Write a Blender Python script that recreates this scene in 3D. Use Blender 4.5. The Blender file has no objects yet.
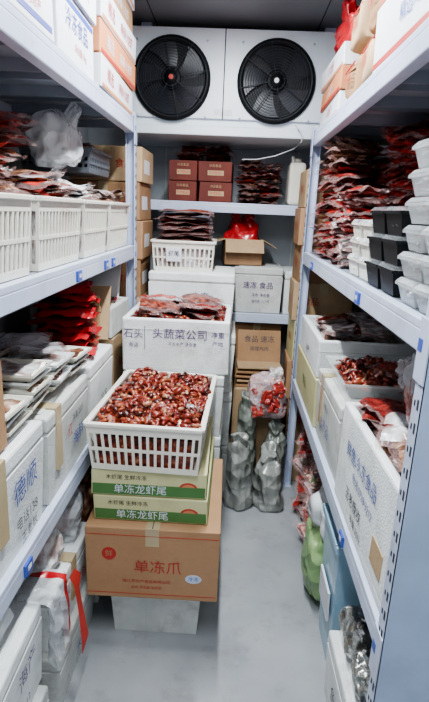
import bpy, bmesh, math, random
from mathutils import Matrix, Vector, Euler, noise
random.seed(7)
R=random.random
def U(a,b): return a+(b-a)*R()
scene=bpy.context.scene
try: scene.view_settings.look='AgX - Medium High Contrast'
except Exception: pass

# ------------------------------------------------------------------ materials
_m={}
def mat(name,c,rough=.5,c2=None,scale=8,bump=0,bscale=60,metal=0,alpha=1,coat=0,stops=None,emit=0,crumple=0,cscale=14,grime=0,spec=.5):
    if name in _m: return _m[name]
    m=bpy.data.materials.new(name); m.use_nodes=True
    nt=m.node_tree; b=nt.nodes['Principled BSDF']; L=nt.links.new
    b.inputs['Roughness'].default_value=rough; b.inputs['Metallic'].default_value=metal
    b.inputs['Specular IOR Level'].default_value=spec
    b.inputs['Coat Weight'].default_value=coat; b.inputs['Coat Roughness'].default_value=.12
    tc=nt.nodes.new('ShaderNodeTexCoord')
    n=nt.nodes.new('ShaderNodeTexNoise'); n.inputs['Scale'].default_value=scale; n.inputs['Detail'].default_value=4
    L(tc.outputs['Object'],n.inputs['Vector']); fac=n.outputs['Fac']
    r=nt.nodes.new('ShaderNodeValToRGB'); L(fac,r.inputs[0]); col=r.outputs[0]
    if grime:
        g=nt.nodes.new('ShaderNodeTexNoise'); g.inputs['Scale'].default_value=5; g.inputs['Detail'].default_value=9; g.inputs['Roughness'].default_value=.75
        L(tc.outputs['Object'],g.inputs['Vector'])
        gr=nt.nodes.new('ShaderNodeValToRGB'); gr.color_ramp.elements[0].position=.52; gr.color_ramp.elements[0].color=(0,0,0,1)
        gr.color_ramp.elements[1].position=.72; gr.color_ramp.elements[1].color=(grime,grime,grime,1); L(g.outputs['Fac'],gr.inputs[0])
        mx=nt.nodes.new('ShaderNodeMix'); mx.data_type='RGBA'; L(gr.outputs[0],mx.inputs[0]); L(col,mx.inputs[6]); mx.inputs[7].default_value=(c[0]*.42,c[1]*.38,c[2]*.32,1); col=mx.outputs[2]
    L(col,b.inputs['Base Color'])
    if stops:
        e=r.color_ramp.elements
        e[0].position=stops[0][0]; e[0].color=(*stops[0][1],1)
        e[1].position=stops[-1][0]; e[1].color=(*stops[-1][1],1)
        for p,cc in stops[1:-1]:
            q=e.new(p); q.color=(*cc,1)
    else:
        c2=c2 or tuple(x*.88 for x in c)
        r.color_ramp.elements[0].position=.35; r.color_ramp.elements[0].color=(*c2,1)
        r.color_ramp.elements[1].position=.65; r.color_ramp.elements[1].color=(*c,1)
    nrm=None
    if bump:
        bn=nt.nodes.new('ShaderNodeTexNoise'); bn.inputs['Scale'].default_value=bscale; bn.inputs['Detail'].default_value=3
        L(tc.outputs['Object'],bn.inputs['Vector'])
        bp=nt.nodes.new('ShaderNodeBump'); bp.inputs['Strength'].default_value=bump; bp.inputs['Distance'].default_value=.01
        L(bn.outputs['Fac'],bp.inputs['Height']); nrm=bp.outputs[0]
    if crumple:
        nd=nt.nodes.new('ShaderNodeTexNoise'); nd.inputs['Scale'].default_value=cscale*.6; L(tc.outputs['Object'],nd.inputs['Vector'])
        ad=nt.nodes.new('ShaderNodeVectorMath'); ad.operation='MULTIPLY_ADD'; L(nd.outputs['Color'],ad.inputs[0]); ad.inputs[1].default_value=(.12,.12,.05); L(tc.outputs['Object'],ad.inputs[2])
        vo=nt.nodes.new('ShaderNodeTexVoronoi'); vo.inputs['Scale'].default_value=cscale; L(ad.outputs[0],vo.inputs['Vector'])
        bp2=nt.nodes.new('ShaderNodeBump'); bp2.inputs['Strength'].default_value=crumple; bp2.inputs['Distance'].default_value=.03
        L(vo.outputs['Distance'],bp2.inputs['Height'])
        if nrm: L(nrm,bp2.inputs['Normal'])
        nrm=bp2.outputs[0]
    if nrm: L(nrm,b.inputs['Normal'])
    if alpha<1: b.inputs['Alpha'].default_value=alpha
    if emit:
        b.inputs['Emission Color'].default_value=(*c,1); b.inputs['Emission Strength'].default_value=emit
    _m[name]=m; return m
STEEL=mat('painted_steel',(.52,.57,.70),.30,(.45,.50,.63),3,grime=.4)
DECK=mat('deck_steel',(.30,.33,.39),.26,(.23,.26,.31),3,grime=.4)
PANELBLUE=mat('blue_grey_panel',(.38,.46,.62),.35,grime=.2)
HOLE=mat('hole_dark',(.03,.035,.05),.8)
CLIP=mat('label_blue',(.05,.10,.42),.4)
WALL=mat('cold_room_panel',(.44,.47,.50),.4,(.37,.40,.43),2,grime=.3)
CEIL=mat('ceiling_panel',(.24,.255,.28),.45,(.19,.205,.225),2)
FLOOR=mat('floor_epoxy',(.36,.37,.385),.36,(.28,.295,.31),3.5,.12,30,grime=.5)
WHITE=mat('white_enamel',(.70,.75,.80),.35,(.63,.69,.75),3,grime=.15)
BLACK=mat('black_plastic',(.006,.007,.009),.5,spec=.25)
BLADE=mat('fan_blade',(.014,.016,.024),.4)
CHROME=mat('guard_wire',(.025,.028,.036),.4,spec=.3)
KRAFT=mat('kraft_card',(.34,.20,.105),.75,(.28,.16,.08),6,.15,90,grime=.45)
KRAFT2=mat('kraft_card_pale',(.45,.32,.19),.8,(.38,.26,.15),6,.15,90,grime=.45)
KRAFT3=mat('kraft_card_orange',(.40,.235,.13),.7,(.34,.195,.10),5,.1,80,grime=.35)
REDBOX=mat('carton_red_brown',(.15,.035,.025),.65,(.11,.026,.02),6,spec=.3)
ORANGEBOX=mat('carton_orange',(.54,.22,.10),.6)
WCARD=mat('white_card',(.68,.69,.73),.5,(.58,.59,.64),5,.08,60,grime=.4)
TAPE=mat('packing_tape',(.46,.37,.23),.25)
GREEN=mat('carton_green',(.08,.19,.055),.5)
YGREEN=mat('carton_yellow_green',(.58,.56,.32),.55,(.50,.48,.26),4,grime=.35)
RED=mat('print_red',(.45,.04,.03),.5)
BLUEINK=mat('ink_blue',(.05,.08,.33),.6)
INK=mat('ink_dark',(.03,.03,.05),.6)
PURPLE=mat('ink_purple',(.09,.045,.16),.6)
FOAM=mat('foam_white',(.76,.78,.77),.75,(.65,.67,.67),8,.3,160,grime=.55)
FOAM2=mat('foam_aged',(.60,.61,.59),.75,(.48,.49,.47),7,.3,160,grime=.6)
PLW=mat('crate_plastic_white',(.75,.73,.66),.35,(.65,.63,.55),5,grime=.4)
PLG=mat('crate_plastic_grey',(.08,.09,.105),.45)
CRAW=mat('crawfish_meat',(.5,.1,.05),.3,scale=45,bump=.7,bscale=70,coat=.4,stops=[(.34,(.035,.006,.004)),(.45,(.12,.013,.008)),(.55,(.25,.04,.018)),(.64,(.36,.11,.05)),(.80,(.50,.32,.23))])
TAIL1=mat('tail_red',(.25,.032,.016),.3,(.15,.016,.009),60,.3,120,coat=.4)
TAIL2=mat('tail_orange',(.37,.095,.040),.3,(.27,.05,.022),60,.3,120,coat=.4)
TAIL3=mat('tail_dark',(.095,.014,.009),.3,(.045,.008,.005),60,.3,120,coat=.4)
TAIL4=mat('tail_pale',(.44,.22,.13),.32,(.34,.14,.07),60,.3,120,coat=.4)
MEAT=mat('meat_pack_dark',(.3,.05,.03),.25,scale=22,bump=.4,bscale=40,coat=.45,crumple=.3,cscale=22,stops=[(.32,(.04,.007,.006)),(.48,(.17,.018,.014)),(.62,(.31,.045,.035)),(.82,(.56,.30,.25))])
MEATR=mat('meat_pack_red',(.6,.05,.04),.25,scale=22,bump=.4,bscale=40,coat=.45,crumple=.3,cscale=22,stops=[(.33,(.17,.012,.009)),(.5,(.40,.032,.024)),(.68,(.52,.08,.06)),(.84,(.66,.42,.37))])
MEATB=mat('meat_pack_brown',(.3,.15,.1),.25,scale=22,bump=.4,bscale=40,coat=.45,crumple=.3,cscale=22,stops=[(.32,(.06,.028,.018)),(.48,(.20,.09,.05)),(.6,(.38,.22,.14)),(.78,(.62,.52,.45))])
FROST=mat('frosted_pack',(.7,.7,.7),.22,scale=18,bump=.4,bscale=40,coat=.5,crumple=.5,cscale=20,stops=[(.35,(.26,.16,.14)),(.47,(.48,.42,.40)),(.62,(.68,.69,.70))])
FILM=mat('clear_film',(.55,.36,.34),.12,alpha=.28,crumple=.5,cscale=25)
FILM2=mat('milky_film',(.70,.72,.74),.15,(.55,.57,.60),10,.3,25,alpha=.5,crumple=.9,cscale=16)
CLEARP=mat('clear_tub',(.76,.79,.80),.08,alpha=.34)
CLEARL=mat('clear_lid',(.70,.73,.76),.06,alpha=.14)
REDBAG=mat('red_bag',(.48,.026,.03),.25,(.30,.012,.015),12,.3,22,coat=.25,crumple=.5,cscale=14)
SILVER=mat('silver_sack',(.46,.47,.44),.28,(.24,.25,.23),7,.4,18,metal=.2,crumple=.9,cscale=12)
GREYSACK=mat('olive_sack',(.32,.34,.31),.3,(.18,.20,.17),7,.4,18,metal=.15,crumple=.9,cscale=12)
MIXBAG=mat('mixed_frozen_bag',(.6,.5,.5),.2,scale=26,coat=.5,crumple=.6,cscale=16,stops=[(.3,(.20,.06,.06)),(.40,(.46,.20,.19)),(.50,(.62,.50,.48)),(.60,(.42,.30,.36)),(.72,(.74,.73,.73))])
COLBAG=mat('colour_print_bag',(.6,.5,.5),.25,scale=13,coat=.5,crumple=.5,cscale=18,stops=[(.3,(.06,.17,.05)),(.42,(.5,.36,.2)),(.5,(.62,.62,.60)),(.58,(.42,.04,.03)),(.75,(.68,.63,.55))])
WHITEBAG=mat('white_bag',(.72,.74,.75),.25,(.58,.60,.62),9,.3,25,crumple=.7,cscale=12)
GREENBAG=mat('green_bag',(.30,.42,.20),.3,(.18,.30,.13),10,.4,22,crumple=.7,cscale=12)
BLUEP=mat('blue_translucent',(.30,.48,.62),.2,(.42,.58,.70),6,.2,20,alpha=.85)
FOIL=mat('foil',(.70,.70,.68),.25,(.35,.35,.32),30,.6,40,metal=.8,crumple=1,cscale=20)
LAMP=mat('lamp_diffuser',(1,1,1),.4,emit=4)
CABLE=mat('cable_white',(.50,.51,.53),.4)

# ------------------------------------------------------------------ mesh builder
def TM(x=0,y=0,z=0,rz=0,rx=0,ry=0,s=1):
    return Matrix.Translation((x,y,z))@Euler((rx,ry,rz)).to_matrix().to_4x4()@Matrix.Scale(s,4)
_tx={}
def textmesh(s):
    if s in _tx: return _tx[s]
    c=bpy.data.curves.new('t','FONT'); c.body=s; c.align_x='CENTER'; c.align_y='CENTER'; c.size=1; c.extrude=0; c.resolution_u=3
    o=bpy.data.objects.new('t',c); scene.collection.objects.link(o)
    dg=bpy.context.evaluated_depsgraph_get(); e=o.evaluated_get(dg); me=e.to_mesh()
    r=([v.co.copy() for v in me.vertices],[tuple(p.vertices) for p in me.polygons])
    e.to_mesh_clear(); bpy.data.objects.remove(o); bpy.data.curves.remove(c)
    _tx[s]=r; return r
def ridge(p): return 1-2*abs(noise.noise(p))
class MB:
    def __init__(s): s.v=[];s.f=[];s.mi=[];s.sm=[];s.mats=[]
    def add(s,vs,fs,m,smooth=False,M=None):
        if m not in s.mats: s.mats.append(m)
        i=s.mats.index(m); o=len(s.v)
        for p in vs:
            p=Vector(p); s.v.append(M@p if M else p)
        for f in fs: s.f.append(tuple(o+k for k in f)); s.mi.append(i); s.sm.append(smooth)
    def merge(s,o,M):
        base=len(s.v); s.v+=[M@p if M else p for p in o.v]
        for m in o.mats:
            if m not in s.mats: s.mats.append(m)
        for f,mi,sm in zip(o.f,o.mi,o.sm):
            s.f.append(tuple(base+k for k in f)); s.mi.append(s.mats.index(o.mats[mi])); s.sm.append(sm)
    def warp(s,amp,w,d,h):
        k=[Vector((U(-amp,amp),U(-amp,amp),0)) for _ in range(4)]
        for i,p in enumerate(s.v):
            u=p.x/w+.5; v=p.y/d+.5; t=p.z/h
            c=k[0]*(1-u)*(1-v)+k[1]*u*(1-v)+k[2]*u*v+k[3]*(1-u)*v
            s.v[i]=p+c*t
    def box(s,x0,x1,y0,y1,z0,z1,m,bev=0,M=None):
        if bev:
            bm=bmesh.new(); bmesh.ops.create_cube(bm,size=1,matrix=Matrix.Translation(((x0+x1)/2,(y0+y1)/2,(z0+z1)/2))@Matrix.Diagonal((x1-x0,y1-y0,z1-z0,1)))
            bmesh.ops.bevel(bm,geom=bm.edges[:],offset=bev,segments=2,profile=.5,affect='EDGES')
            bm.verts.index_update()
            s.add([v.co.copy() for v in bm.verts],[[v.index for v in f.verts] for f in bm.faces],m,False,M); bm.free()
        else:
            s.frus((x0+x1)/2,(y0+y1)/2,z0,x1-x0,y1-y0,x1-x0,y1-y0,z1-z0,m,M)
    def frus(s,cx,cy,z0,w0,d0,w1,d1,h,m,M=None):
        vs=[(cx+a*w0/2,cy+b*d0/2,z0) for a,b in((-1,-1),(1,-1),(1,1),(-1,1))]+[(cx+a*w1/2,cy+b*d1/2,z0+h) for a,b in((-1,-1),(1,-1),(1,1),(-1,1))]
        s.add(vs,[(3,2,1,0),(4,5,6,7),(0,1,5,4),(1,2,6,5),(2,3,7,6),(3,0,4,7)],m,False,M)
    def rev(s,prof,n,m,M=None,fn=None,smooth=True,cap=True):
        vs=[];fs=[]
        for k,(r,z) in enumerate(prof):
            for i in range(n):
                a=2*math.pi*i/n; x,y,zz=r*math.cos(a),r*math.sin(a),z
                if fn: x,y,zz=fn(x,y,zz,a,k/(len(prof)-1))
                vs.append((x,y,zz))
        for k in range(len(prof)-1):
            for i in range(n):
                j=(i+1)%n; fs.append((k*n+i,k*n+j,(k+1)*n+j,(k+1)*n+i))
        if cap: fs.append(tuple(range(n-1,-1,-1))); fs.append(tuple((len(prof)-1)*n+i for i in range(n)))
        s.add(vs,fs,m,smooth,M)
    def tube(s,pts,r,m,n=6,M=None,closed=False):
        pts=[Vector(p) for p in pts]; N=len(pts); vs=[];fs=[]
        for k,p in enumerate(pts):
            a=pts[(k-1)%N] if (closed or k>0) else p; b=pts[(k+1)%N] if (closed or k<N-1) else p
            t=(b-a).normalized(); up=Vector((0,0,1)) if abs(t.z)<.9 else Vector((1,0,0))
            q=t.cross(up).normalized(); w=q.cross(t)
            for i in range(n):
                an=2*math.pi*i/n; vs.append(p+q*(r*math.cos(an))+w*(r*math.sin(an)))
        for k in range(N if closed else N-1):
            k2=(k+1)%N
            for i in range(n):
                j=(i+1)%n; fs.append((k*n+i,k*n+j,k2*n+j,k2*n+i))
        s.add(vs,fs,m,True,M)
    def text(s,t,size,m,M):
        try: vs,fs=textmesh(t)
        except Exception: return
        s.add([v*size for v in vs],fs,m,False,M)
    def pack(s,w,l,t,m,M,film=FILM,droop=0):
        nu,nv=14,11; sd=U(0,90)
        for sg in (1,-1):
            vs=[];fi=[];ff=[]
            for i in range(nu+1):
                for j in range(nv+1):
                    u=-1+2*i/nu; v=-1+2*j/nv
                    a=max(0,1-(abs(u)/.92)**6); b=max(0,1-(abs(v)/.92)**6)
                    hh=(a*b)**.5
                    nn=noise.noise(Vector((u*2.2+sd,v*2.2,sg)))
                    n2=noise.noise(Vector((u*1.1+sd,v*1.1,7)))
                    ex=1+.05*noise.noise(Vector((v*4+sd,u*4,2)))
                    vs.append((u*w/2*ex,v*l/2*ex,t/2+sg*(t/2*hh*(.9+.6*nn))+(1-hh)*nn*.016+n2*.012-droop*(u*u)+.0008*sg))
            for i in range(nu):
                for j in range(nv):
                    q=(i*(nv+1)+j,(i+1)*(nv+1)+j,(i+1)*(nv+1)+j+1,i*(nv+1)+j+1)
                    if sg<0:q=q[::-1]
                    (ff if i in(0,nu-1) or j in(0,nv-1) else fi).append(q)
            s.add(vs,fi,m,True,M)
            if sg>0: s.add(vs,ff,film,True,M)
    def tail(s,sz,m,M):
        n=6;K=7;vs=[];fs=[];rad=sz*.55
        for k in range(K):
            a=k/(K-1)*2.3; r=sz*.27*(math.sin(math.pi*(.12+.80*(1-k/(K-1))))**.6)*(1 if k%2 else .84)
            c=Vector((rad*math.cos(a),rad*math.sin(a),0)); dr=Vector((math.cos(a),math.sin(a),0))
            for i in range(n):
                b=2*math.pi*i/n; vs.append(c+dr*(r*math.cos(b))+Vector((0,0,r*1.1*math.sin(b))))
        for k in range(K-1):
            for i in range(n):
                j=(i+1)%n; fs.append((k*n+i,k*n+j,(k+1)*n+j,(k+1)*n+i))
        fs.append(tuple(range(n))[::-1]); fs.append(tuple((K-1)*n+i for i in range(n)))
        o=len(vs); e=Vector((rad*math.cos(2.3),rad*math.sin(2.3),0)); tdir=Vector((-math.sin(2.3),math.cos(2.3),0))
        vs+= [e, e+tdir*sz*.4+Vector((0,0,sz*.3)), e+tdir*sz*.5, e+tdir*sz*.4-Vector((0,0,sz*.3))]
        fs.append((o,o+1,o+2,o+3))
        s.add(vs,fs,m,True,M)
    def heap(s,x0,x1,y0,y1,z,n,mound,sz=.03,cells=None):
        def hh(x,y):
            u=(x-x0)/(x1-x0)*2-1; v=(y-y0)/(y1-y0)*2-1
            q=z+mound*(1-u*u*.7)*(1-v*v*.7)+.016*noise.noise(Vector((x*14,y*14,z)))
            if cells: q+=.030*(abs(math.sin((u+1)/2*math.pi*cells[0]))*abs(math.sin((v+1)/2*math.pi*cells[1])))**.4-.012
            return q
        G=24; vs=[(x0+(x1-x0)*i/G,y0+(y1-y0)*j/G,hh(x0+(x1-x0)*i/G,y0+(y1-y0)*j/G)) for i in range(G+1) for j in range(G+1)]
        s.add(vs,[(i*(G+1)+j,(i+1)*(G+1)+j,(i+1)*(G+1)+j+1,i*(G+1)+j+1) for i in range(G) for j in range(G)],CRAW,True)
        for k in range(n):
            x=U(x0+.01,x1-.01); y=U(y0+.01,y1-.01)
            s.tail(sz*U(.7,1.25),random.choice([TAIL1,TAIL1,TAIL1,TAIL1,TAIL1,TAIL2,TAIL2,TAIL3,TAIL3,TAIL4]),TM(x,y,hh(x,y)+U(-.004,.008),U(0,6.28),U(-.7,.7),U(-.7,.7)))
    def blob(s,rx,ry,h,m,M=None,fold=.10,sd=None,n=56,K=26,sq=.7):
        sd=U(0,99) if sd is None else sd; vs=[];fs=[]
        for k in range(K+1):
            p=k/K*math.pi
            for i in range(n):
                a=2*math.pi*i/n; d=Vector((math.sin(p)*math.cos(a),math.sin(p)*math.sin(a),-math.cos(p)))
                sup=lambda q:math.copysign(abs(q)**sq,q)
                f=1+fold*noise.noise(d*1.6+Vector((sd,0,0)))*1.7+fold*.45*noise.noise(d*4+Vector((0,sd,0)))+fold*.14*ridge(d*4+Vector((0,sd,0)))+fold*.07*ridge(d*9+Vector((0,sd,0)))
                z=h/2+sup(d.z)*h/2*f
                vs.append((sup(d.x)*rx*f,sup(d.y)*ry*f,max(0,z)))
        for k in range(K):
            for i in range(n):
                j=(i+1)%n; fs.append((k*n+i,k*n+j,(k+1)*n+j,(k+1)*n+i))
        s.add(vs,fs,m,True,M)
    def sack(s,r,h,m,M=None,lean=.02):
        sd=U(0,99)
        raw=[(.02,0),(.6,0),(1.0,.015),(1.12,.07),(1.12,.18),(1.02,.30),(1.08,.44),(1.0,.58),(.96,.70),(.86,.80),(.66,.87),(.5,.90),(.56,.94),(.66,.98),(.55,1.0),(.2,.97)]
        prof=[]
        for a,b in zip(raw,raw[1:]):
            for t in(0,.34,.67): prof.append((a[0]+(b[0]-a[0])*t,a[1]+(b[1]-a[1])*t))
        prof.append(raw[-1])
        def fn(x,y,z,a,t):
            c=Vector((math.cos(a),math.sin(a),0)); zz=z/h
            f=1+.34*noise.noise(c*1.2+Vector((sd,0,zz*2.6)))+.10*ridge(c*2+Vector((0,sd,zz*3)))-.05+.05*ridge(c*4.5+Vector((0,sd,zz*7)))
            if zz>.7: f*=1+.16*math.sin(a*4+sd+zz*4)*min(1,(zz-.7)*4)
            return x*f+lean*zz*zz*3,y*f*.85,max(0,z+(.09*noise.noise(Vector((x*8+sd,y*8,1)))*zz if z>.03 else 0))
        s.rev([(p*r,q*h) for p,q in prof],64,m,M,fn)
    def done(s,name,M=None):
        me=bpy.data.meshes.new(name); me.from_pydata([tuple(v) for v in s.v],[],s.f)
        for m in s.mats: me.materials.append(m)
        me.polygons.foreach_set('material_index',s.mi); me.polygons.foreach_set('use_smooth',s.sm); me.update()
        o=bpy.data.objects.new(name,me); scene.collection.objects.link(o)
        if M: o.matrix_world=M
        return o
def fm(face,w,d,h):
    if face=='f': return Matrix(((1,0,0,0),(0,0,-1,-d/2),(0,1,0,h/2),(0,0,0,1)))
    if face=='r': return Matrix(((0,0,1,w/2),(1,0,0,0),(0,1,0,h/2),(0,0,0,1)))
    if face=='l': return Matrix(((0,0,-1,-w/2),(-1,0,0,0),(0,1,0,h/2),(0,0,0,1)))
    if face=='t': return Matrix(((1,0,0,0),(0,1,0,0),(0,0,1,h),(0,0,0,1)))
def prints(mb,w,d,h,pr,e=.0012):
    for p in pr:
        F=fm(p[1],w,d,h)
        if p[0]=='T': mb.text(p[2],p[3],p[6],F@TM(p[4],p[5],e*1.6,(p[7] if len(p)>7 else 0)))
        elif p[0]=='R': mb.box(p[2],p[3],p[4],p[5],0,e,p[6],0,F)
        elif p[0]=='O':
            F2=F@TM(p[2],p[3],0)@Matrix.Diagonal((1,p[5],1,1)); mb.rev([(p[4],0),(p[4],e)],20,p[6],F2,smooth=False)
def carton(mb,w,d,h,m,pr=(),M=None,tape=TAPE,warp=.004):
    s=MB(); s.box(-w/2,w/2,-d/2,d/2,0,h,m,.004); e=.0011
    if tape:
        s.box(-.024,.024,-d/2-e,d/2+e,h-.07,h+e,tape)
        s.box(-.0015,.0015,-d/2+.003,d/2-.003,h,h+e*1.5,HOLE)
    prints(s,w,d,h,pr); s.warp(warp,w,d,h); mb.merge(s,M)
def foam(mb,w,d,h,m=FOAM,pr=(),M=None,lid=True,tape=None,warp=.004):
    s=MB()
    if lid:
        s.frus(0,0,0,w*.95,d*.96,w*.995,d*.995,h-.055,m)
        s.box(-w/2+.006,w/2-.006,-d/2+.006,d/2-.006,h-.055,h-.047,FOAM2)
        s.box(-w/2,w/2,-d/2,d/2,h-.047,h,m,.008)
        s.box(-w/2+.03,w/2-.03,-d/2+.03,d/2-.03,h,h+.004,m,.0015)
    else:
        t=.028
        s.box(-w/2,w/2,-d/2,d/2,0,.03,m,.006)
        s.box(-w/2,w/2,-d/2,-d/2+t,.02,h,m,.008); s.box(-w/2,w/2,d/2-t,d/2,.02,h,m,.008)
        s.box(-w/2,-w/2+t,-d/2+.01,d/2-.01,.02,h,m,.008); s.box(w/2-t,w/2,-d/2+.01,d/2-.01,.02,h,m,.008)
        s.box(-w/2+.004,w/2-.004,-d/2-.0015,d/2+.0015,h-.05,h-.047,FOAM2)
    if tape: s.box(-w/2-.002,w/2+.002,tape-.024,tape+.024,h*.3,h+.0055,TAPE)
    prints(s,w,d,h,pr,.0022); s.warp(warp,w,d,h); mb.merge(s,M)
def crate(mb,w,d,h,m=PLW,M=None,rows=2):
    s=MB(); t=.010
    s.box(-w/2+t,w/2-t,-d/2+t,d/2-t,0,.008,m)
    def side(L,F):
        s.box(-L/2,L/2,h-.014,h,-.008,t+.002,m,.003,F)
        s.box(-L/2,L/2,h-.040,h-.014,0,t*.6,m,0,F)
        s.box(-L/2,L/2,0,.020,0,t*.6,m,0,F)
        b0,b1=.020,h-.040
        for r in range(1,rows):
            zz=b0+(b1-b0)*r/rows; s.box(-L/2,L/2,zz-.005,zz+.005,-.001,t*.6,m,0,F)
        n=int(L/.026)
        for i in range(n+1):
            a=-L/2+L*i/n; s.box(max(-L/2,a-.005),min(L/2,a+.005),b0,b1,0.0005,t*.55,m,0,F)
    side(w,Matrix(((1,0,0,0),(0,0,1,-d/2),(0,1,0,0),(0,0,0,1)))); side(w,Matrix(((1,0,0,0),(0,0,-1,d/2),(0,1,0,0),(0,0,0,1))))
    side(d,Matrix(((0,0,1,-w/2),(1,0,0,0),(0,1,0,0),(0,0,0,1)))); side(d,Matrix(((0,0,-1,w/2),(1,0,0,0),(0,1,0,0),(0,0,0,1))))
    for a in(-1,1):
        for b in(-1,1): s.box(a*w/2-.009*(a>0),a*w/2+.009*(a<0),b*d/2-.009*(b>0),b*d/2+.009*(b<0),0,h-.01,m)
    s.v=[Vector((p.x*(1-.07*(1-p.z/h)),p.y*(1-.05*(1-p.z/h)),p.z)) for p in s.v]
    s.warp(.003,w,d,h); mb.merge(s,M)
def tray(mb,w,d,h,mt,mf,M,lid=None):
    def ring(w0,d0,z0,w1,d1,z1,m):
        c=[(-1,-1),(1,-1),(1,1),(-1,1)]
        vs=[(a*w0/2,b*d0/2,z0) for a,b in c]+[(a*w1/2,b*d1/2,z1) for a,b in c]
        mb.add(vs,[(i,(i+1)%4,4+(i+1)%4,4+i) for i in range(4)],m,False,M)
    ring(w*.8,d*.8,0,w*.95,d*.95,h,mt); ring(w*.95,d*.95,h,w,d,h+.001,mt); ring(w,d,h+.001,w,d,h-.006,mt); ring(w*.93,d*.93,h,w*.78,d*.78,.004,mt)
    mb.add([(-w*.4,-d*.4,0.001),(w*.4,-d*.4,.001),(w*.4,d*.4,.001),(-w*.4,d*.4,.001)],[(0,1,2,3)],mt,False,M)
    if mf: mb.pack(w*.88,d*.88,h*.75,mf,M@TM(0,0,h*.2),mt)
    if lid: mb.frus(0,0,h+.002,w*.99,d*.99,w*.88,d*.88,.010,lid,M)
def packs(mb,x0,x1,y0,y1,z0,layers,pw,pl,t,ms,jit=.02,tilt=.08,film=FILM,edge=0):
    nx=max(1,round((x1-x0)/pw)); ny=max(1,round((y1-y0)/pl))
    for k in range(layers):
        for i in range(nx):
            for j in range(ny):
                x=x0+(i+.5)*(x1-x0)/nx+U(-jit,jit); y=y0+(j+.5)*(y1-y0)/ny+U(-jit,jit)
                mb.pack(pw*U(.9,1.12),pl*U(.9,1.12),t*U(.8,1.25),random.choice(ms),TM(x,y,z0+k*t*.86+U(-.004,.004),U(-.45,.45),U(-tilt,tilt),U(-tilt,tilt)),film,U(0,edge))

# ------------------------------------------------------------------ room shell
H=2.62; XL,XR,YB,YF=-1.03,.94,3.68,-.35
def slab(name,x0,x1,y0,y1,z0,z1,m,seams=None):
    b=MB(); b.box(x0,x1,y0,y1,z0,z1,m)
    for q in seams or []: b.box(*q,FOAM2 if m is WALL else HOLE)
    return b.done(name)
slab('floor',XL-.1,XR+.1,YF-1.2,YB+.1,-.1,0,FLOOR)
slab('ceiling',XL-.1,XR+.1,YF-.1,YB+.1,H,H+.1,CEIL,[(x,x+.006,YF,YB,H-.001,H+.01) for x in(-.5,.4)])
slab('wall_left',XL-.1,XL,YF,YB,0,H,WALL,[(XL-.01,XL+.002,y,y+.008,0,H) for y in(.8,1.8,2.8)])
slab('wall_right',XR,XR+.1,YF,YB,0,H,WALL,[(XR-.002,XR+.01,y,y+.008,0,H) for y in(.8,1.8,2.8)])
slab('wall_back',XL-.1,XR+.1,YB,YB+.1,0,H,WALL,[(x,x+.008,YB-.002,YB+.01,0,H) for x in(-.5,.4)])
b=MB(); b.box(XL-.1,-.62,YF-.1,YF,0,H,WALL); b.box(.62,XR+.1,YF-.1,YF,0,H,WALL); b.box(-.62,.62,YF-.1,YF,2.25,H,WALL); b.done('wall_front')

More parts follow.
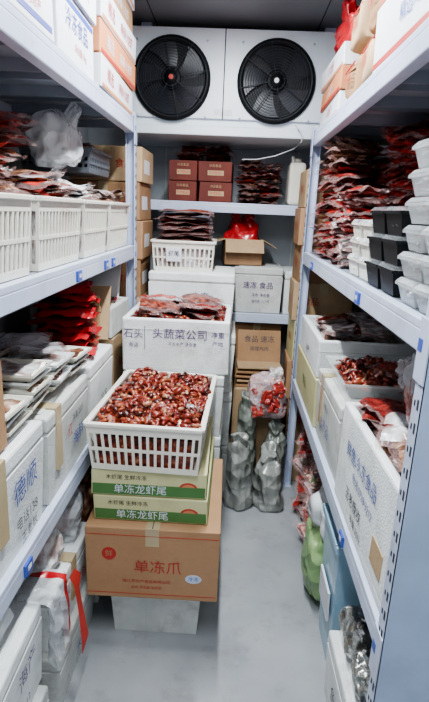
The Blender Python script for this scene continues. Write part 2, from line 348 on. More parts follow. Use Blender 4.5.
# ------------------------------------------------------------------ shelving
def shelf_unit(name,x0,x1,y0,y1,levels,top,front,pw=.045,tags=(),panel=None):
    b=MB()
    for px in(x0,x1):
        for py in(y0,y1):
            sx=1 if px==x0 else -1; sy=1 if py==y0 else -1
            xa,xb=sorted((px,px+sx*pw)); ya,yb=sorted((py,py+sy*pw))
            xi=(px,px+sx*.003); yi=(py,py+sy*.003)
            b.box(min(xi),max(xi),ya,yb,0,top,STEEL); b.box(xa,xb,min(yi),max(yi),0,top,STEEL)
            xo=(px+sx*pw,px+sx*(pw-.003)); b.box(min(xo),max(xo),ya,yb,0,top,STEEL)
            z=.06
            while z<top-.04:
                e=.0008
                b.box(min(px,px-sx*e),max(px,px-sx*e),py+sy*pw*.35-.004,py+sy*pw*.35+.004,z,z+.022,HOLE)
                b.box(min(px,px-sx*e),max(px,px-sx*e),py+sy*pw*.72-.003,py+sy*pw*.72+.003,z+.004,z+.016,HOLE)
                if not panel: b.box(px+sx*pw*.5-.004,px+sx*pw*.5+.004,min(py,py-sy*e),max(py,py-sy*e),z,z+.022,HOLE)
                z+=.05
            b.box(xa-.006,xb+.006,ya-.006,yb+.006,0,.006,STEEL)
    for z in levels:
        bh=.066
        for fx in(x0,x1):
            sx=1 if fx==x0 else -1
            xa,xb=sorted((fx+sx*.004,fx+sx*.042)); b.box(xa,xb,y0+pw,y1-pw,z-bh,z-.018,STEEL,.004)
            xa,xb=sorted((fx+sx*.004,fx+sx*.030)); b.box(xa,xb,y0+pw,y1-pw,z-.020,z,STEEL,.003)
            for py in(y0,y1):
                sy=1 if py==y0 else -1
                ya,yb=sorted((py+sy*.002,py+sy*(pw+.012))); xa,xb=sorted((fx-sx*.003,fx+sx*.001))
                b.box(xa,xb,ya,yb,z-bh-.05,z+.01,STEEL)
                ya,yb=sorted((py+sy*pw*.7,py+sy*(pw+.008))); b.box(min(fx-sx*.004,fx),max(fx-sx*.004,fx),ya,yb,z-bh+.01,z-bh+.035,CLIP)
        n=max(2,round((y1-y0)/.32))
        for k in range(n):
            ya=y0+.012+(y1-y0-.024)*k/n; yb=y0+.012+(y1-y0-.024)*(k+1)/n-.004
            b.box(x0+.032,x1-.032,ya,yb,z-.012,z-.001,DECK)
            b.box(x0+.044,x1-.044,ya,ya+.004,z-.045,z-.012,DECK); b.box(x0+.044,x1-.044,yb-.004,yb,z-.045,z-.012,DECK)
            b.box(x0+.044,x1-.044,(ya+yb)/2-.012,(ya+yb)/2+.012,z-.03,z-.012,DECK)
    fx=x1 if front>0 else x0
    for (ty,z) in tags:
        b.box(fx-.003 if front<0 else fx-.005,fx+.005 if front<0 else fx+.003,ty,ty+.045,z-.058,z-.024,CLIP)
        c=fx-.004 if front<0 else fx+.0035
        b.box(min(c,c+.001),max(c,c+.001),ty+.012,ty+.034,z-.046,z-.034,WCARD)
    if panel: b.box(x0+.001,x1-.001,panel,panel+.003,.0,top,PANELBLUE)
    return b.done(name)
shelf_unit('steel_shelving_unit',XL+.03,-.50,.55,2.63,(.735,1.44,2.03),2.06,1,tags=((1.98,1.44),(2.1,1.44),(1.1,.735),(1.75,.735),(1.62,1.44)))
shelf_unit('steel_shelving_unit',.375,.87,.93,2.86,(.705,1.43,2.03),2.06,-1,tags=((1.50,1.43),(2.45,1.43),(1.35,.705)),panel=.9265)
b=MB(); X0,X1,Y0,Y1=-.98,.86,3.20,3.62
for px in(X0,X1-.045):
    for py in(Y0,Y1-.045):
        b.box(px,px+.045,py,py+.003,0,1.98,STEEL); b.box(px,px+.003,py,py+.045,0,1.98,STEEL)
for z in(.42,1.0,1.675):
    b.box(X0+.045,X1-.045,Y0+.004,Y0+.04,z-.06,z-.015,STEEL,.004); b.box(X0+.045,X1-.045,Y0+.004,Y0+.03,z-.017,z,STEEL,.003)
    b.box(X0+.045,X1-.045,Y1-.04,Y1-.004,z-.06,z,STEEL,.004); b.box(X0+.01,X1-.01,Y0+.03,Y1-.03,z-.012,z-.001,DECK)
b.done('steel_shelving_unit')

# ------------------------------------------------------------------ evaporator
b=MB(); ex0,ex1,ey,ez0,ez1=-.64,.56,3.08,2.03,2.57
b.box(ex0,ex1,ey+.02,YB-.02,ez0+.05,ez1,WHITE,.006)
b.box(ex0,ex1,ey,ey+.02,ez0+.09,ez1,WHITE,.004)
b.box(ex0-.015,ex1+.015,ey-.02,YB-.02,ez0,ez0+.05,WHITE,.006)
b.box(ex0-.012,ex0+.002,ey+.005,YB-.03,ez0+.05,ez1,WHITE,.003); b.box(ex1-.002,ex1+.012,ey+.005,YB-.03,ez0+.05,ez1,WHITE,.003)
b.box(-.106,-.100,ey-.001,ey+.01,ez0+.09,ez1,HOLE)
for hx in(ex0+.06,ex1-.12): b.box(hx,hx+.06,ey+.1,ey+.14,ez1,H-.001,STEEL)
for cx in(-.39,.183):
    cz=2.316; F=TM(cx,ey,cz,0,math.pi/2)
    b.rev([(.186,0),(.214,.0),(.214,.012),(.202,.026),(.186,.026),(.182,-.0)],48,BLACK,F,cap=False)
    b.rev([(.188,.002),(.001,.002)],48,BLACK,F,cap=False)
    b.rev([(.055,.003),(.055,.03),(.048,.036),(.001,.036)],24,BLACK,F,cap=False)
    for k in range(5):
        a=k*2*math.pi/5+.3; vs=[];fs=[]
        for i in range(7):
            r=.05+.132*i/6
            for j in range(7):
                th=a+(-.42+.84*j/6)*(1.0 if i else .8)+.35*i/6
                vs.append((r*math.cos(th),r*math.sin(th),.006+.018*j/6))
        for i in range(6):
            for j in range(6): fs.append((i*7+j,(i+1)*7+j,(i+1)*7+j+1,i*7+j+1))
        b.add(vs,fs,BLADE,True,F)
    for k in range(12):
        r=.045+.150*k/11; z=.042-.014*(k/11)**2
        b.tube([(r*math.cos(t*2*math.pi/40),r*math.sin(t*2*math.pi/40),z) for t in range(40)],.0015,CHROME,5,F,True)
    for k in range(8):
        a=k*math.pi/4+.2; b.tube([(.03*math.cos(a),.03*math.sin(a),.043),(.12*math.cos(a),.12*math.sin(a),.037),(.205*math.cos(a),.205*math.sin(a),.024)],.0024,CHROME,5,F)
    b.rev([(.035,.040),(.035,.046),(.001,.047)],24,BLACK,F,cap=False)
    b.rev([(.013,.047),(.001,.0475)],16,RED if cx<0 else WCARD,F,cap=False)
    for sx in(-1,1):
        for sz in(-1,1): b.rev([(.007,0),(.007,.004),(.001,.005)],10,STEEL,F@TM(sx*.19,sz*.19,0),cap=False)
b.box(-.15,-.05,ey-.001,ey,ez0+.11,ez0+.14,WCARD)
b.box(ex1-.10,ex1-.02,ey-.002,ey,2.2,2.27,RED); b.box(ex1-.095,ex1-.025,ey-.003,ey,2.205,2.235,WCARD)
b.done('evaporator_cooling_unit')
b=MB()
pts=[(.30,3.05,2.10),(.335,3.02,2.06),(.34,3.01,2.01),(.30,3.0,1.97),(.20,3.0,1.93),(.10,3.02,1.91),(.02,3.05,1.91)]
b.tube(pts,.0028,CABLE,8); b.done('power_cable')

def lamp(y0,y1,e,x=-.06):
    b=MB(); b.box(x-.06,x+.06,y0,y1,H-.03,H-.001,WHITE,.006); b.box(x-.05,x+.05,y0+.02,y1-.02,H-.04,H-.028,LAMP,.004); b.done('ceiling_tube_light')
    l=bpy.data.lights.new('tube','AREA'); l.shape='RECTANGLE'; l.size=.06; l.size_y=y1-y0; l.energy=e; l.color=(.92,.97,1)
    o=bpy.data.objects.new('tube_lamp',l); scene.collection.objects.link(o); o.location=(x,(y0+y1)/2,H-.05)
lamp(-.1,.9,34); lamp(1.35,2.35,54)
w=bpy.data.worlds.new('world'); scene.world=w; w.use_nodes=True
w.node_tree.nodes['Background'].inputs[0].default_value=(.84,.92,1,1); w.node_tree.nodes['Background'].inputs[1].default_value=1.1

# ------------------------------------------------------------------ centre stack
b=MB(); w,d,h=.36,.42,.235
b.frus(0,0,0,w*.90,d*.9,w*.97,d*.97,h-.035,FOAM2); b.box(-w/2,w/2,-d/2,d/2,h-.035,h-.002,FOAM2,.008)
for k in range(4): b.box(-w/2+.05+k*.075,-w/2+.062+k*.075,-d/2+.012,-d/2+.02,.03,h-.05,FOAM2)
b.done('foam_box',TM(-.235,1.83,0))
b=MB(); w,d,h=.48,.56,.295
carton(b,w,d,h,KRAFT3,[('T','f','单冻爪',.058,.02,-.012,RED),('O','f',-.155,.04,.026,1,RED),('T','f','鲜',.028,-.155,.04,KRAFT3),('O','f',.15,-.052,.03,.6,STEEL),('T','f','冷冻',.02,.15,-.052,CLIP),
 ('R','f',-.235,.235,-.128,-.126,RED),('T','f','潜江市水产食品有限公司',.016,-.02,-.072,RED),('T','f','品名 净含量 保质期',.013,-.02,-.098,RED),('R','f',-.235,.235,.118,.120,RED)])
b.done('seafood_carton',TM(-.24,1.83,.236,.01))
for k,(z,dx,tx) in enumerate(((.533,0,'单冻龙虾尾'),(.634,-.012,'单冻龙虾尾'))):
    b=MB(); w,d,h=.41,.54,.098
    carton(b,w,d,h,YGREEN,[('R','f',-.2,.2,-.044,-.004,GREEN),('T','f',tx,.038,-.03,-.024,WCARD),('T','f','木虾尾 生鲜冷冻',.020,-.08,.022,INK),('O','f',.14,-.012,.034,.75,RED),('O','f',.14,-.010,.025,.7,ORANGEBOX),
      ('R','r',-.26,.26,-.044,-.004,GREEN),('T','r','单冻龙虾尾',.04,0,-.022,WCARD)],tape=None)
    b.done('frozen_crawfish_carton',TM(-.25+dx,1.86,z,.012*k))
b=MB(); w,d,h=.40,.60,.18
crate(b,w,d,h,PLW)
b.box(-w/2+.03,w/2-.03,-d/2+.03,d/2-.03,.01,h-.06,CRAW)
b.heap(-w/2+.016,w/2-.016,-d/2+.016,d/2-.016,h-.033,820,.040,.034,(2,3))
for (x,y,ww,ll) in ((0,-.1,.34,.014),(0,.1,.34,.014),(0,-.19,.012,.16),(.0,0,.012,.18),(0,.19,.012,.16)): b.pack(ww,ll,.008,FILM2,TM(x,y,h+.000,U(-.1,.1)))
b.done('crawfish_crate',TM(-.262,1.865,.736,-.035))
b=MB(); foam(b,.47,.5,.29,FOAM2); b.done('foam_box',TM(-.25,2.44,0))
b=MB(); foam(b,.47,.5,.30,FOAM); b.done('foam_box',TM(-.25,2.44,.296))
b=MB(); foam(b,.47,.5,.295,FOAM); b.done('foam_box',TM(-.25,2.44,.602))
b=MB(); w,d,h=.485,.47,.245
foam(b,w,d,h,FOAM,[('T','f','头蔬菜公司',.050,.02,.055,PURPLE),('T','f','石头',.045,-.19,.05,PURPLE),('T','f','冷冻水产 净含量',.018,.03,.012,PURPLE),('T','f','电话',.022,-.19,.0,PURPLE),('T','f','净重',.03,.19,.06,PURPLE),('T','f','产地',.025,.19,.02,PURPLE),('R','f',-.14,-.138,-.02,.09,PURPLE)],lid=False)
b.box(-w/2+.03,w/2-.03,-d/2+.03,d/2-.03,.03,h-.03,FROST)
b.heap(-w/2+.03,w/2-.03,-d/2+.03,d/2-.03,h-.02,220,.03,.032)
packs(b,-.19,.19,-.2,.2,h+.0,2,.19,.17,.026,[CRAW,CRAW,MEAT,MEATR],.02,.14)
b.done('crawfish_foam_box',TM(-.24,2.435,.903))
b=MB(); foam(b,.5,.44,.3,FOAM2); b.done('foam_box',TM(-.22,2.93,0))
b=MB(); foam(b,.5,.44,.32,FOAM); b.done('foam_box',TM(-.22,2.93,.306))
b=MB(); foam(b,.5,.44,.33,FOAM); b.done('foam_box',TM(-.22,2.93,.632))
b=MB(); foam(b,.47,.44,.33,FOAM,[('T','f','水产',.05,.05,.04,BLUEINK)]); b.done('foam_box',TM(-.22,2.93,.968))
b=MB(); w,d,h=.34,.36,.16
crate(b,w,d,h,PLW); b.box(-w/2+.03,w/2-.03,-d/2+.03,d/2-.03,.01,h-.03,FROST)
b.box(-.09,-.01,-d/2-.006,-d/2,.05,.12,WCARD); b.text('虾尾',.03,INK,fm('f',w,d,h)@TM(-.05,.01,.008))
for k in range(10): b.pack(.30,.32,.022,random.choice([MEATR,MEATR,MEATR,CRAW]),TM(U(-.012,.012),U(-.01,.01),h-.03+k*.0185,U(-.12,.12),U(-.06,.06),U(-.06,.06)))
b.done('meat_pack_crate',TM(-.275,2.93,1.303,.02))

# ------------------------------------------------------------------ back zone
z=0
for k,(h,m) in enumerate(((.3,KRAFT),(.3,KRAFT2),(.28,KRAFT),(.26,KRAFT2),(.2,KRAFT),(.2,KRAFT3),(.19,KRAFT),(.17,KRAFT2))):
    b=MB(); carton(b,.38,.34,h,m,[('T','f','食品',.05,.1,0,RED),('R','r',-.1,.05,-.04,.03,WCARD)]); b.done('cardboard_carton',TM(-.69+(.01 if k%2 else 0),2.90,z,U(-.02,.02))); z+=h+.003
zb=1.676
for col,(x,w) in enumerate(((-.33,.17),(-.135,.20))):
    for r in range(2):
        b=MB(); hh=.115
        carton(b,w,.3,hh,REDBOX,[('R','f',-w*.22,w*.26,-.022,.006,KRAFT2),('T','f','牛肉制品',.018,0,-.008,RED),('T','f','冷冻食品',.018,0,.032,KRAFT2)],tape=None); b.done('meat_carton',TM(x,3.37,zb+r*(hh+.003),U(-.03,.03)))
b=MB(); packs(b,-.38,-.05,3.29,3.5,zb+.252,3,.17,.19,.026,[MEAT,MEATR,MEATR],.015,.10); b.done('meat_pack_pile')
b=MB(); packs(b,0.01,.26,3.27,3.55,zb+.006,10,.13,.24,.028,[MEATR,MEAT,MEATR,MEATB],.010,.12); b.done('meat_pack_pile')
b=MB(); b.box(-.05,.05,-.09,.09,0,.25,PLW,.02); b.rev([(.03,.25),(.03,.275),(.02,.275)],16,PLW); b.tube([(-.03,-.05,.245),(-.03,-.05,.28),(-.03,.05,.28),(-.03,.05,.245)],.009,PLW); b.done('plastic_jerry_can',TM(.360,3.33,zb))
b=MB(); foam(b,.31,.36,.29,FOAM2,[('T','f','速冻 食品',.045,0,0.03,PURPLE),('T','f','冷冻 净含量',.022,.02,-.03,PURPLE),('T','f','保质期 12个月',.018,.02,-.07,PURPLE)]); b.done('foam_box',TM(.165,3.42,1.001))
b=MB(); w,d,h=.24,.26,.16; t=.005
for a,bb,c,dd in((-w/2,w/2,-d/2,-d/2+t),(-w/2,w/2,d/2-t,d/2),(-w/2,-w/2+t,-d/2,d/2),(w/2-t,w/2,-d/2,d/2)): b.box(a,bb,c,dd,0,h,KRAFT3)
b.box(-w/2,w/2,-d/2,d/2,0,t,KRAFT3)
b.box(-w/2,w/2,-.1,0,-.002,.002,KRAFT2,0,TM(0,-d/2,h,0,.9)); b.box(0,.1,-d/2,d/2,-.002,.002,KRAFT2,0,TM(w/2,0,h,0,0,.5)); b.box(-.1,0,-d/2,d/2,-.002,.002,KRAFT2,0,TM(-w/2,0,h,0,0,-.3))
b.blob(.10,.10,.22,REDBAG,TM(0,0,.05),.22,5); b.blob(.03,.035,.10,REDBAG,TM(-.03,0,.23,0,0,-.25),.25); b.blob(.03,.035,.08,REDBAG,TM(.02,0,.24,0,0,.3),.25)
b.done('open_carton_with_red_bag',TM(.05,3.40,1.298,.1))
b=MB(); foam(b,.2,.36,.27,FOAM,[('T','f','鱼',.05,0,0,BLUEINK)]); b.done('foam_box',TM(.43,3.42,1.001))
z=0
for k,(h,m) in enumerate(((.28,KRAFT2),(.26,KRAFT),(.24,KRAFT3),(.24,YGREEN),(.22,KRAFT2),(.2,KRAFT),(.2,KRAFT3),(.2,KRAFT2))):
    b=MB(); carton(b,.34,.28,h,m,[('T','f','食品',.05,-.07,0,RED),('T','l','食品',.05,0,0,RED)]); b.done('cardboard_carton',TM(.525+(0.014 if k%2 else 0),3.035,z,U(-.03,.03))); z+=h+.003
b=MB(); carton(b,.34,.3,.26,KRAFT2,[('T','f','冷冻食品',.05,0,.02,INK)]); b.done('cardboard_carton',TM(.15,3.42,.421))
b=MB(); carton(b,.32,.26,.24,KRAFT,[('T','f','速冻',.07,.02,.045,INK),('T','f','调理食品',.04,0,-.02,INK),('R','f',-.12,.12,-.07,-.05,RED),('T','f','保质期 净含量',.022,0,-.09,INK)]); b.done('cardboard_carton',TM(.16,3.40,.685,.12))
b=MB(); carton(b,.31,.27,.6,KRAFT2,[('T','f','冷冻 食品',.05,0,.2,RED)]); b.done('cardboard_carton',TM(.19,3.02,0))
b=MB(); w,d=.27,.20
for k in range(5): b.box(-w/2,w/2,-d/2,d/2,k*.028,k*.028+.012,(KRAFT,KRAFT2,KRAFT3)[k%3],.002,TM(U(-.008,.008),U(-.008,.008),0,U(-.06,.06)))
b.box(-w/2,w/2,-.005,.005,.0,.20,KRAFT,.002,TM(-.0,.04,.12,.06,-.35)); b.text('食品 速冻',.045,INK,TM(-.0,.04,.12,.06,-.35)@TM(0,-.006,.14,0,math.pi/2)); b.text('调理鸡肉',.03,INK,TM(-.0,.04,.12,.06,-.35)@TM(0,-.006,.08,0,math.pi/2))
b.done('flattened_cardboard_stack',TM(.19,3.02,.603))
for (x,y,r,h,m) in ((.100,2.585,.072,.47,SILVER),(.262,2.585,.078,.36,SILVER),(.290,2.765,.072,.44,GREYSACK),(.128,2.765,.070,.60,GREYSACK)):
    b=MB(); b.sack(r,h,m,None,U(-.01,.01)); b.done('tied_plastic_sack',TM(x,y,0,U(0,6)))
b=MB(); b.blob(.105,.075,.26,MIXBAG,None,.16); b.blob(.04,.035,.09,FROST,TM(.04,0,.21),.25)
for k in range(7): b.pack(.07,.07,.02,MEATR,TM(U(-.06,.06),-.07+.01*R(),.06+.025*k,U(-.2,.2),1.4,U(-.5,.5)))
b.done('frozen_food_bag',TM(.235,2.77,.475))

# ------------------------------------------------------------------ LEFT shelf, top
def lcarton(name,xf,y0,y1,z,h,m,pr,depth=.40,tape=None,rz=0):
    b=MB(); carton(b,depth,y1-y0,h,m,pr,tape=tape); return b.done(name,TM(xf-depth/2,(y0+y1)/2,z,rz))
z=2.031
for k in range(3):
    lcarton('printed_white_carton',-.505+.01*(k%2),1.0,1.50,z,.175,WCARD,[('T','r','精品鲜鱼片',.065,0,.02,BLUEINK),('R','r',-.23,.23,-.07,-.055,BLUEINK),('T','r','冷冻水产',.03,.1,-.035,RED)],rz=U(-.015,.015)); z+=.178
z=2.031
for k in range(3):
    lcarton('printed_white_carton',-.51+.012*(k%2),1.53,1.915,z,.17,WCARD,[('T','r','冷冻食品',.06,.0,.02,BLUEINK),('T','r','净含量10kg',.026,.03,-.04,RED),('R','r',-.18,.18,.06,.075,CLIP)],rz=U(-.02,.02)); z+=.173
z=2.031
for k in range(5):
    m=(WCARD,ORANGEBOX,WCARD,KRAFT3,WCARD)[k]
    lcarton('printed_carton',-.505+U(-.008,.015),1.95,2.56,z,.105,m,[('T','r','精选',.055,-.16,0,RED if m is WCARD else WCARD),('T','r','麻辣小龙虾',.045,.1,0,RED if m is WCARD else WCARD),('R','r',-.29,.29,-.048,-.036,ORANGEBOX if m is WCARD else RED)],rz=U(-.02,.02)); z+=.108
# LEFT mid
for (y0,y1,ms,n) in ((.76,1.335,[MEAT,MEATB,MEATR,MEAT],6),(1.36,1.765,[FROST,MEATB,MEAT,MEATR],5),(1.79,2.125,[FROST,MEAT,WHITEBAG],4),(2.15,2.56,[FROST,MEATB,WHITEBAG],4)):
    b=MB(); w,d,h=.38,y1-y0-.02,.20
    crate(b,w,d,h,PLW); b.box(-w/2+.03,w/2-.03,-d/2+.03,d/2-.03,.01,h-.03,FROST)
    packs(b,-w/2+.03,w/2-.03,-d/2+.02,d/2-.02,h-.045,n,.19,.2,.024,ms,.015,.14,edge=.02)
    if y0<1.5:
        for k in range(8): b.pack(.17,.2,.032,random.choice([MEAT,MEATR,MEATB]),TM(-.04,U(-d/3,d/3),h+.08+k*.018,U(-1,1),U(-.25,.25),U(-.2,.2)))
    for k in range(3): b.pack(.14,.05,.012,WHITEBAG,TM(U(-.02,.12),U(-d/3,d/3),h+.035+.02*(n-4),U(-1,1),U(-.3,.3),U(-.4,.4)))
    b.done('food_pack_crate',TM(-.52-w/2,(y0+y1)/2,1.441,U(-.012,.012)))
b=MB(); b.blob(.085,.10,.19,FILM2,None,.20); b.blob(.025,.03,.09,FILM2,TM(.05,0,.14,0,0,.5),.3); b.blob(.06,.07,.11,FROST,TM(0,0,.02),.15); b.done('clear_plastic_bag',TM(-.70,2.02,1.755))
b=MB(); crate(b,.30,.36,.10,PLG); packs(b,-.12,.12,-.14,.14,.03,4,.13,.15,.025,[MEAT,MEATB,FROST],.01,.12); b.done('dark_plastic_crate',TM(-.76,2.38,1.755))
# LEFT low
def lfoam(y0,y1,z,h,xf=-.515,depth=.42,pr=(),m=FOAM,lid=True,tape=None):
    b=MB(); foam(b,depth,y1-y0,h,m,pr,lid=lid,tape=tape); return b,TM(xf-depth/2,(y0+y1)/2,z,U(-.02,.02))
for y0,y1,hh,m,pr,tp in ((.78,1.305,.30,FOAM,[('T','r','德顺',.075,.12,.03,BLUEINK,.06),('T','r','电话138',.04,.12,-.06,INK,-.03),('T','r','文昌',.055,-.15,.04,INK,.1),('T','r','水产鲜',.04,-.14,-.05,RED),('T','r','王老板',.035,.13,-.11,INK,.05)],-.01),(1.335,1.765,.285,FOAM2,[('T','r','海鲜',.06,.07,-.03,BLUEINK,.1),('T','r','红',.05,-.02,.02,RED),('T','r','净重 20斤',.03,.07,.05,INK)],-.12),(1.80,2.16,.30,FOAM,[('T','r','冷冻',.05,0,-.03,INK)],None)):
    b,M=lfoam(y0,y1,.736,hh,pr=pr,m=m,tape=tp); b.done('foam_box',M)
b=MB(); carton(b,.4,.34,.30,KRAFT2,[('T','r','食品',.06,0,0,RED)]); b.done('cardboard_carton',TM(-.74,2.40,.736,.03))
b=MB(); w,d,h=.38,.33,.14
foam(b,w,d,h,FOAM2,lid=False); packs(b,-w/2+.04,w/2-.04,-d/2+.04,d/2-.04,.04,5,.15,.13,.025,[MEATB,MEAT,YGREEN],.01,.15)
b.box(-.16,.17,-.012,.012,0,.24,FOAM,.005,TM(-.02,.08,.10,.1,-.5)); b.done('open_foam_box',TM(-.72,2.40,1.04,-.04))
b=MB(); b.box(-.16,.16,-.006,.006,0,.24,KRAFT2,.002,TM(0,0,0,0,-.3)); b.box(-.13,.12,-.03,-.022,0,.19,YGREEN,.002,TM(0,0,0,.1,-.25)); b.box(-.1,.14,-.05,-.044,0,.15,KRAFT3,.002,TM(0,0,0,-.1,-.2)); b.done('cardboard_sheet',TM(-.70,2.17,1.05))
b=MB()
for k in range(9): b.pack(.225,.19,.036,REDBAG,TM(U(-.012,.012),U(-.012,.012),k*.030,U(-.25,.25),U(-.10,.10),U(-.08,.08)),REDBAG)
b.done('red_bag_pile',TM(-.650,1.955,1.048))
b=MB()
for i,(x,y,n) in enumerate(((-.61,1.20,3),(-.615,1.375,5),(-.61,1.55,4),(-.79,1.22,5),(-.79,1.41,6),(-.79,1.59,5),(-.60,1.715,3),(-.79,1.76,4))):
    for k in range(n): tray(b,.165,.155,.022,FOAM if k%2 else PLW,random.choice([MEATB,FROST,MEAT,MEATB,MEATB]),TM(x+U(-.01,.01),y+U(-.008,.008),1.048+k*.024,U(-.10,.10)))
for k in range(6): b.pack(.13,.16,.012,FILM2,TM(U(-.8,-.6),U(1.2,1.65),1.16+.02*R(),U(-1,1),U(-.2,.2),U(-.2,.2)))
b.done('food_tray_stack')
lcarton('cardboard_carton',-.53,.80,1.12,1.045,.22,KRAFT3,[('T','r','食品',.05,0,0,RED)],.35)
# LEFT floor
for (y0,y1,z,h,pr,m,tp) in ((.75,1.18,.001,.24,[('T','r','冻虾仁',.06,0,-.02,INK)],FOAM2,None),(.78,1.20,.245,.27,[('T','r','海产',.06,.08,.03,PURPLE,.1),('T','r','文王',.06,-.10,.02,INK,-.1),('T','r','电话 3212',.03,.02,-.06,INK)],FOAM,None),(1.27,1.70,.001,.22,[('T','r','水产',.05,0,-.02,BLUEINK)],FOAM2,None),(1.30,1.70,.225,.22,[('T','r','鲜鱼',.05,.05,-.02,RED),('T','r','精品',.03,-.1,.03,BLUEINK)],FOAM,-.02),(1.76,2.18,.001,.28,(),FOAM2,None),(2.2,2.58,.001,.3,(),FOAM,None)):
    b,M=lfoam(y0,y1,z,h,xf=-.50 if z>.1 else -.49,pr=pr,m=m,tape=tp); b.done('foam_box',M)
for (x,y,z,rx,ry,h,m) in ((-.63,1.41,.452,.095,.085,.15,FROST),(-.60,1.60,.452,.085,.08,.18,FILM2),(-.80,1.5,.452,.07,.14,.17,MIXBAG),(-.63,1.88,.288,.12,.10,.26,MEATB),(-.65,2.11,.288,.12,.09,.28,MIXBAG),(-.66,2.40,.308,.14,.13,.26,FROST),(-.63,.99,.525,.10,.15,.12,WHITEBAG)):
    b=MB(); b.blob(rx,ry,h,m,None,.17)
    if m is FILM2: b.blob(rx*.75,ry*.75,h*.75,MIXBAG,TM(0,0,.005),.12)
    b.done('frozen_food_bag',TM(x,y,z))
b=MB(); vs=[];fs=[];fr=[]
for i in range(19):
    for j in range(13):
        t=i/18; v=j/12
        if t<.25: q=(-.08+.10*t/.25, .03+.008*noise.noise(Vector((v*5,t*9,3))))
        else: q=(.02+.016*math.sin(v*16+t*2)*(.4+t)+.012*noise.noise(Vector((v*5,t*6,1))), .03-.24*(t-.25)/.75-.03*noise.noise(Vector((v*3,4,1)))*t)
        vs.append((q[0],(v-.5)*(.13+.03*math.sin(t*3)),q[1]))
for i in range(18):
    for j in range(12):
        q=(i*13+j,(i+1)*13+j,(i+1)*13+j+1,i*13+j+1); (fr if j in(9,10) else fs).append(q)
b.add(vs,fs,FILM2,True); b.add(vs,fr,REDBAG,True); b.done('hanging_plastic_bag',TM(-.490,1.245,.50))
b=MB(); vs=[]
P=[(-.478,1.37,.455),(-.468,1.38,.42),(-.460,1.38,.36),(-.450,1.37,.30),(-.435,1.34,.23),(-.43,1.32,.20)]
for i,p in enumerate(P):
    p=Vector(p); vs+=[p,p+Vector((.008*math.sin(i*2),.05,.012*math.sin(i)))]
b.add(vs,[(2*i,2*i+1,2*i+3,2*i+2) for i in range(len(P)-1)],RED,True); b.done('red_packing_strap')

# ------------------------------------------------------------------ RIGHT shelf, top
def rcarton(name,xf,y0,y1,z,h,m,pr,depth=.40,tape=None,rz=0):
    b=MB(); carton(b,depth,y1-y0,h,m,pr,tape=tape,warp=.007); return b.done(name,TM(xf+depth/2,(y0+y1)/2,z,rz))
z=2.031
for k in range(3): rcarton('printed_white_carton',.39,1.15,1.70,z,.17,(WCARD,KRAFT2,WCARD)[k],[('T','l','精选鸡腿',.05,.05,0,CLIP),('R','l',-.27,.27,-.075,-.06,RED),('R','l',.17,.25,-.03,.05,RED)],rz=U(-.02,.02)); z+=.173
for (y,zz,m) in ((1.855,2.032,KRAFT2),(2.125,2.032,KRAFT),(1.86,2.205,KRAFT),(2.12,2.21,KRAFT2),(1.98,2.385,KRAFT2)):
    b=MB(); b.blob(.18,.118,.165,m,None,.07,sq=.42)
    b.text('食品',.055,RED,TM(-.190,0,.09)@Matrix(((0,0,-1,0),(-1,0,0,0),(0,1,0,0),(0,0,0,1))))
    b.box(-.188,-.184,-.09,.09,.125,.130,RED)
    b.done('kraft_paper_sack',TM(.585,y,zz,U(-.05,.05)))
z=2.031
for k,m in enumerate((WCARD,ORANGEBOX,WCARD)): rcarton('printed_carton',.395,2.27,2.80,z,.085,m,[('T','l','小龙虾',.045,0,0,RED if m is WCARD else WCARD),('R','l',-.25,.25,-.04,-.028,ORANGEBOX if m is WCARD else RED)],rz=U(-.02,.02)); z+=.088
b=MB(); b.blob(.12,.17,.16,REDBAG,None,.18); b.blob(.03,.05,.12,REDBAG,TM(-.05,.05,.12,0,0,-.3),.3); b.done('red_plastic_bag',TM(.53,2.52,2.298))
# RIGHT mid
for (x0,x1,y0,y1,n,ms) in ((.42,.80,2.30,2.78,16,[MEATR,MEATR,MEAT,MEATR,MEATB]),(.55,.82,1.84,2.24,16,[MEATR,MEAT,MEATR,MEATR]),(.62,.82,1.44,1.78,15,[MEATR,MEAT,MEATR])):
    b=MB(); packs(b,x0,x1,y0,y1,1.434,n,.19,.22,.034,ms,.018,.14,edge=.03)
    for k in range(6): b.pack(.17,.2,.034,random.choice(ms),TM(U(x0+.06,x0+.2),U(y0+.08,y1-.08),1.434+n*.029+.02*R(),U(-1,1),U(-.3,.3),U(-.3,.3)))
    b.done('meat_pack_pile')
b=MB(); packs(b,.41,.54,1.94,2.26,1.434,11,.14,.16,.03,[MEATR,MEAT,MEATR,FROST],.008,.1); b.done('meat_pack_pile')
b=MB()
for i in range(2):
    for k in range(3): tray(b,.125,.13,.055,PLW,FROST,TM(.465,1.63+i*.14,1.432+k*.058,U(-.05,.05)),FILM2)
b.done('white_food_tub_stack')
b=MB()
for i in range(2):
    for k in range(3): tray(b,.155,.140,.064,BLACK,MEATB,TM(.470,1.345+i*.146,1.432+k*.072,U(-.02,.02)),CLEARL)
b.done('black_food_tub_stack')
b=MB()
for i in range(2):
    for k in range(5+i): tray(b,.17,.125,.045,CLEARP,random.choice([MEATB,FROST,MEATB]),TM(.475,1.045+i*.13,1.432+k*.06,U(-.06,.06)),CLEARP)
b.done('clear_food_container_stack')
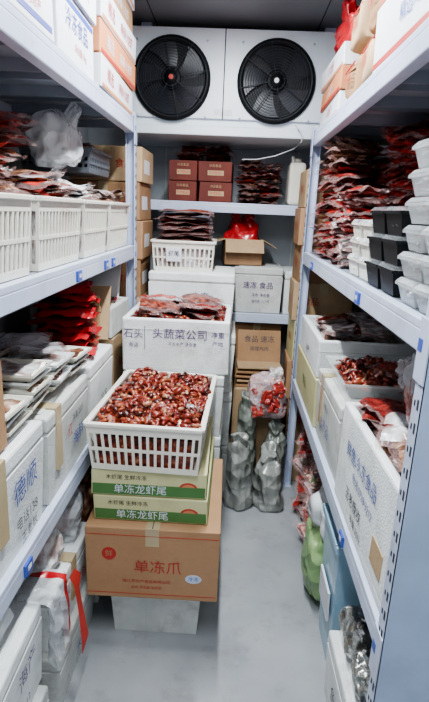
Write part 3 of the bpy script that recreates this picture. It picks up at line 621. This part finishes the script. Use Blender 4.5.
# RIGHT low
def rfoam(y0,y1,z,h,xf=.39,depth=.42,pr=(),lid=True,m=FOAM,tape=None):
    b=MB(); foam(b,depth,y1-y0,h,m,pr,lid=lid,tape=tape)
    if not lid: b.box(-depth/2+.03,depth/2-.03,-(y1-y0)/2+.03,(y1-y0)/2-.03,.03,h-.07,FROST)
    return b,TM(xf+depth/2,(y0+y1)/2,z,U(-.012,.012))
b,M=rfoam(1.0,1.59,.706,.33,pr=[('T','l','鲜鱼冷冻食品',.055,-.02,.06,BLUEINK,.04),('T','l','电话 0728 3212',.033,.02,.0,BLUEINK,-.03),('T','l','王老板收',.045,-.05,-.07,INK,.05),('T','l','净重 25斤',.03,.0,-.12,INK,-.04),('R','l',.15,.24,-.10,-.03,KRAFT2)],lid=False)
packs(b,-.17,.17,-.26,.26,.25,4,.17,.2,.035,[FROST,MEATB,MEAT,MEATB],.015,.18); b.done('packed_foam_box',M)
b,M=rfoam(1.62,2.09,.706,.29,pr=[('T','l','水产品',.06,.0,-.03,BLUEINK,.05),('T','l','净重20',.03,.0,.05,INK)],tape=.12,m=FOAM2); b.done('foam_box',M)
b=MB(); b.blob(.075,.12,.17,MEAT,None,.16); b.blob(.06,.09,.13,MEATB,TM(.11,-.03,0),.16); b.blob(.05,.06,.12,FILM2,TM(-.02,.06,.09),.2); b.done('dark_meat_bag',TM(.53,1.17,1.095))
b=MB()
tray(b,.36,.38,.06,CLEARP,None,TM(0,0,0)); b.heap(-.15,.15,-.16,.16,.03,190,.035,.034)
for k in range(3): b.pack(.15,.16,.03,(CRAW,MEATR,CRAW)[k],TM(.05,U(-.1,.1),.06,U(-1,1),U(-.1,.1),U(-.1,.1)))
b.done('crawfish_tray',TM(.58,1.86,1.003))
b=MB(); b.blob(.13,.12,.12,FILM2,None,.18); b.blob(.10,.09,.08,MEATB,TM(0,0,.005),.15); b.done('clear_plastic_bag',TM(.66,1.48,1.11))
rcarton('green_carton',.39,2.12,2.76,.706,.22,YGREEN,[('T','l','食品',.06,0,0,GREEN)])
b,M=rfoam(2.15,2.74,.929,.17,pr=[('T','l','水产',.05,0,-.03,PURPLE)],lid=False); packs(b,-.16,.16,-.24,.24,.10,4,.16,.2,.03,[FROST,MEATB,FROST,MEAT],.01,.2); b.done('packed_foam_box',M)
# RIGHT floor
b=MB()
b.frus(0,0,0,.22,.22,.26,.26,.54,BLUEP)
for q in((-.14,.14,-.14,-.125),(-.14,.14,.125,.14),(-.14,-.125,-.12,.12),(.125,.14,-.12,.12)): b.box(*q,.52,.55,BLUEP,.004)
b.blob(.11,.11,.12,WHITEBAG,TM(0,0,.50),.2)
b.box(-.126,-.118,-.08,.08,.2,.32,WCARD,0,TM(0,0,0,0,0,-.03))
b.done('blue_plastic_bin',TM(.535,1.62,0))
b=MB(); b.blob(.12,.12,.36,GREENBAG,None,.14); b.blob(.09,.10,.2,WHITEBAG,TM(0,0,.30),.2); b.done('green_plastic_sack',TM(.49,1.92,0))
b=MB(); packs(b,.41,.65,2.12,2.36,.002,15,.2,.22,.036,[COLBAG,MIXBAG,COLBAG],.02,.18); b.done('printed_food_bag_pile')
b=MB(); packs(b,.41,.65,2.44,2.72,.002,16,.2,.27,.036,[COLBAG,MEATR,MIXBAG],.02,.18); b.done('printed_food_bag_pile')
b,M=rfoam(1.14,1.44,.001,.26,xf=.39,depth=.36,pr=[('T','l','鱼',.06,0,0,INK)]); b.done('foam_box',M)
b=MB(); b.blob(.09,.075,.15,FOIL,None,.16); b.done('foil_bag',TM(.50,1.35,.267))
b=MB(); b.blob(.09,.07,.13,FOIL,None,.18); b.blob(.04,.03,.06,FOIL,TM(0,0,.11),.2); b.done('foil_bag',TM(.50,1.19,.267))

# ------------------------------------------------------------------ camera
cam=bpy.data.cameras.new('camera'); co=bpy.data.objects.new('camera',cam); scene.collection.objects.link(co)
cam.sensor_width=36; cam.lens=26.0; cam.clip_start=.02
m=Matrix(((.9984,-.0510,.0284),(.0409,.2642,-.9637),(.0417,.9636,.2641))).to_quaternion().normalized().to_matrix().to_4x4()
m.translation=(0,0,1.62); co.matrix_world=m; scene.camera=co
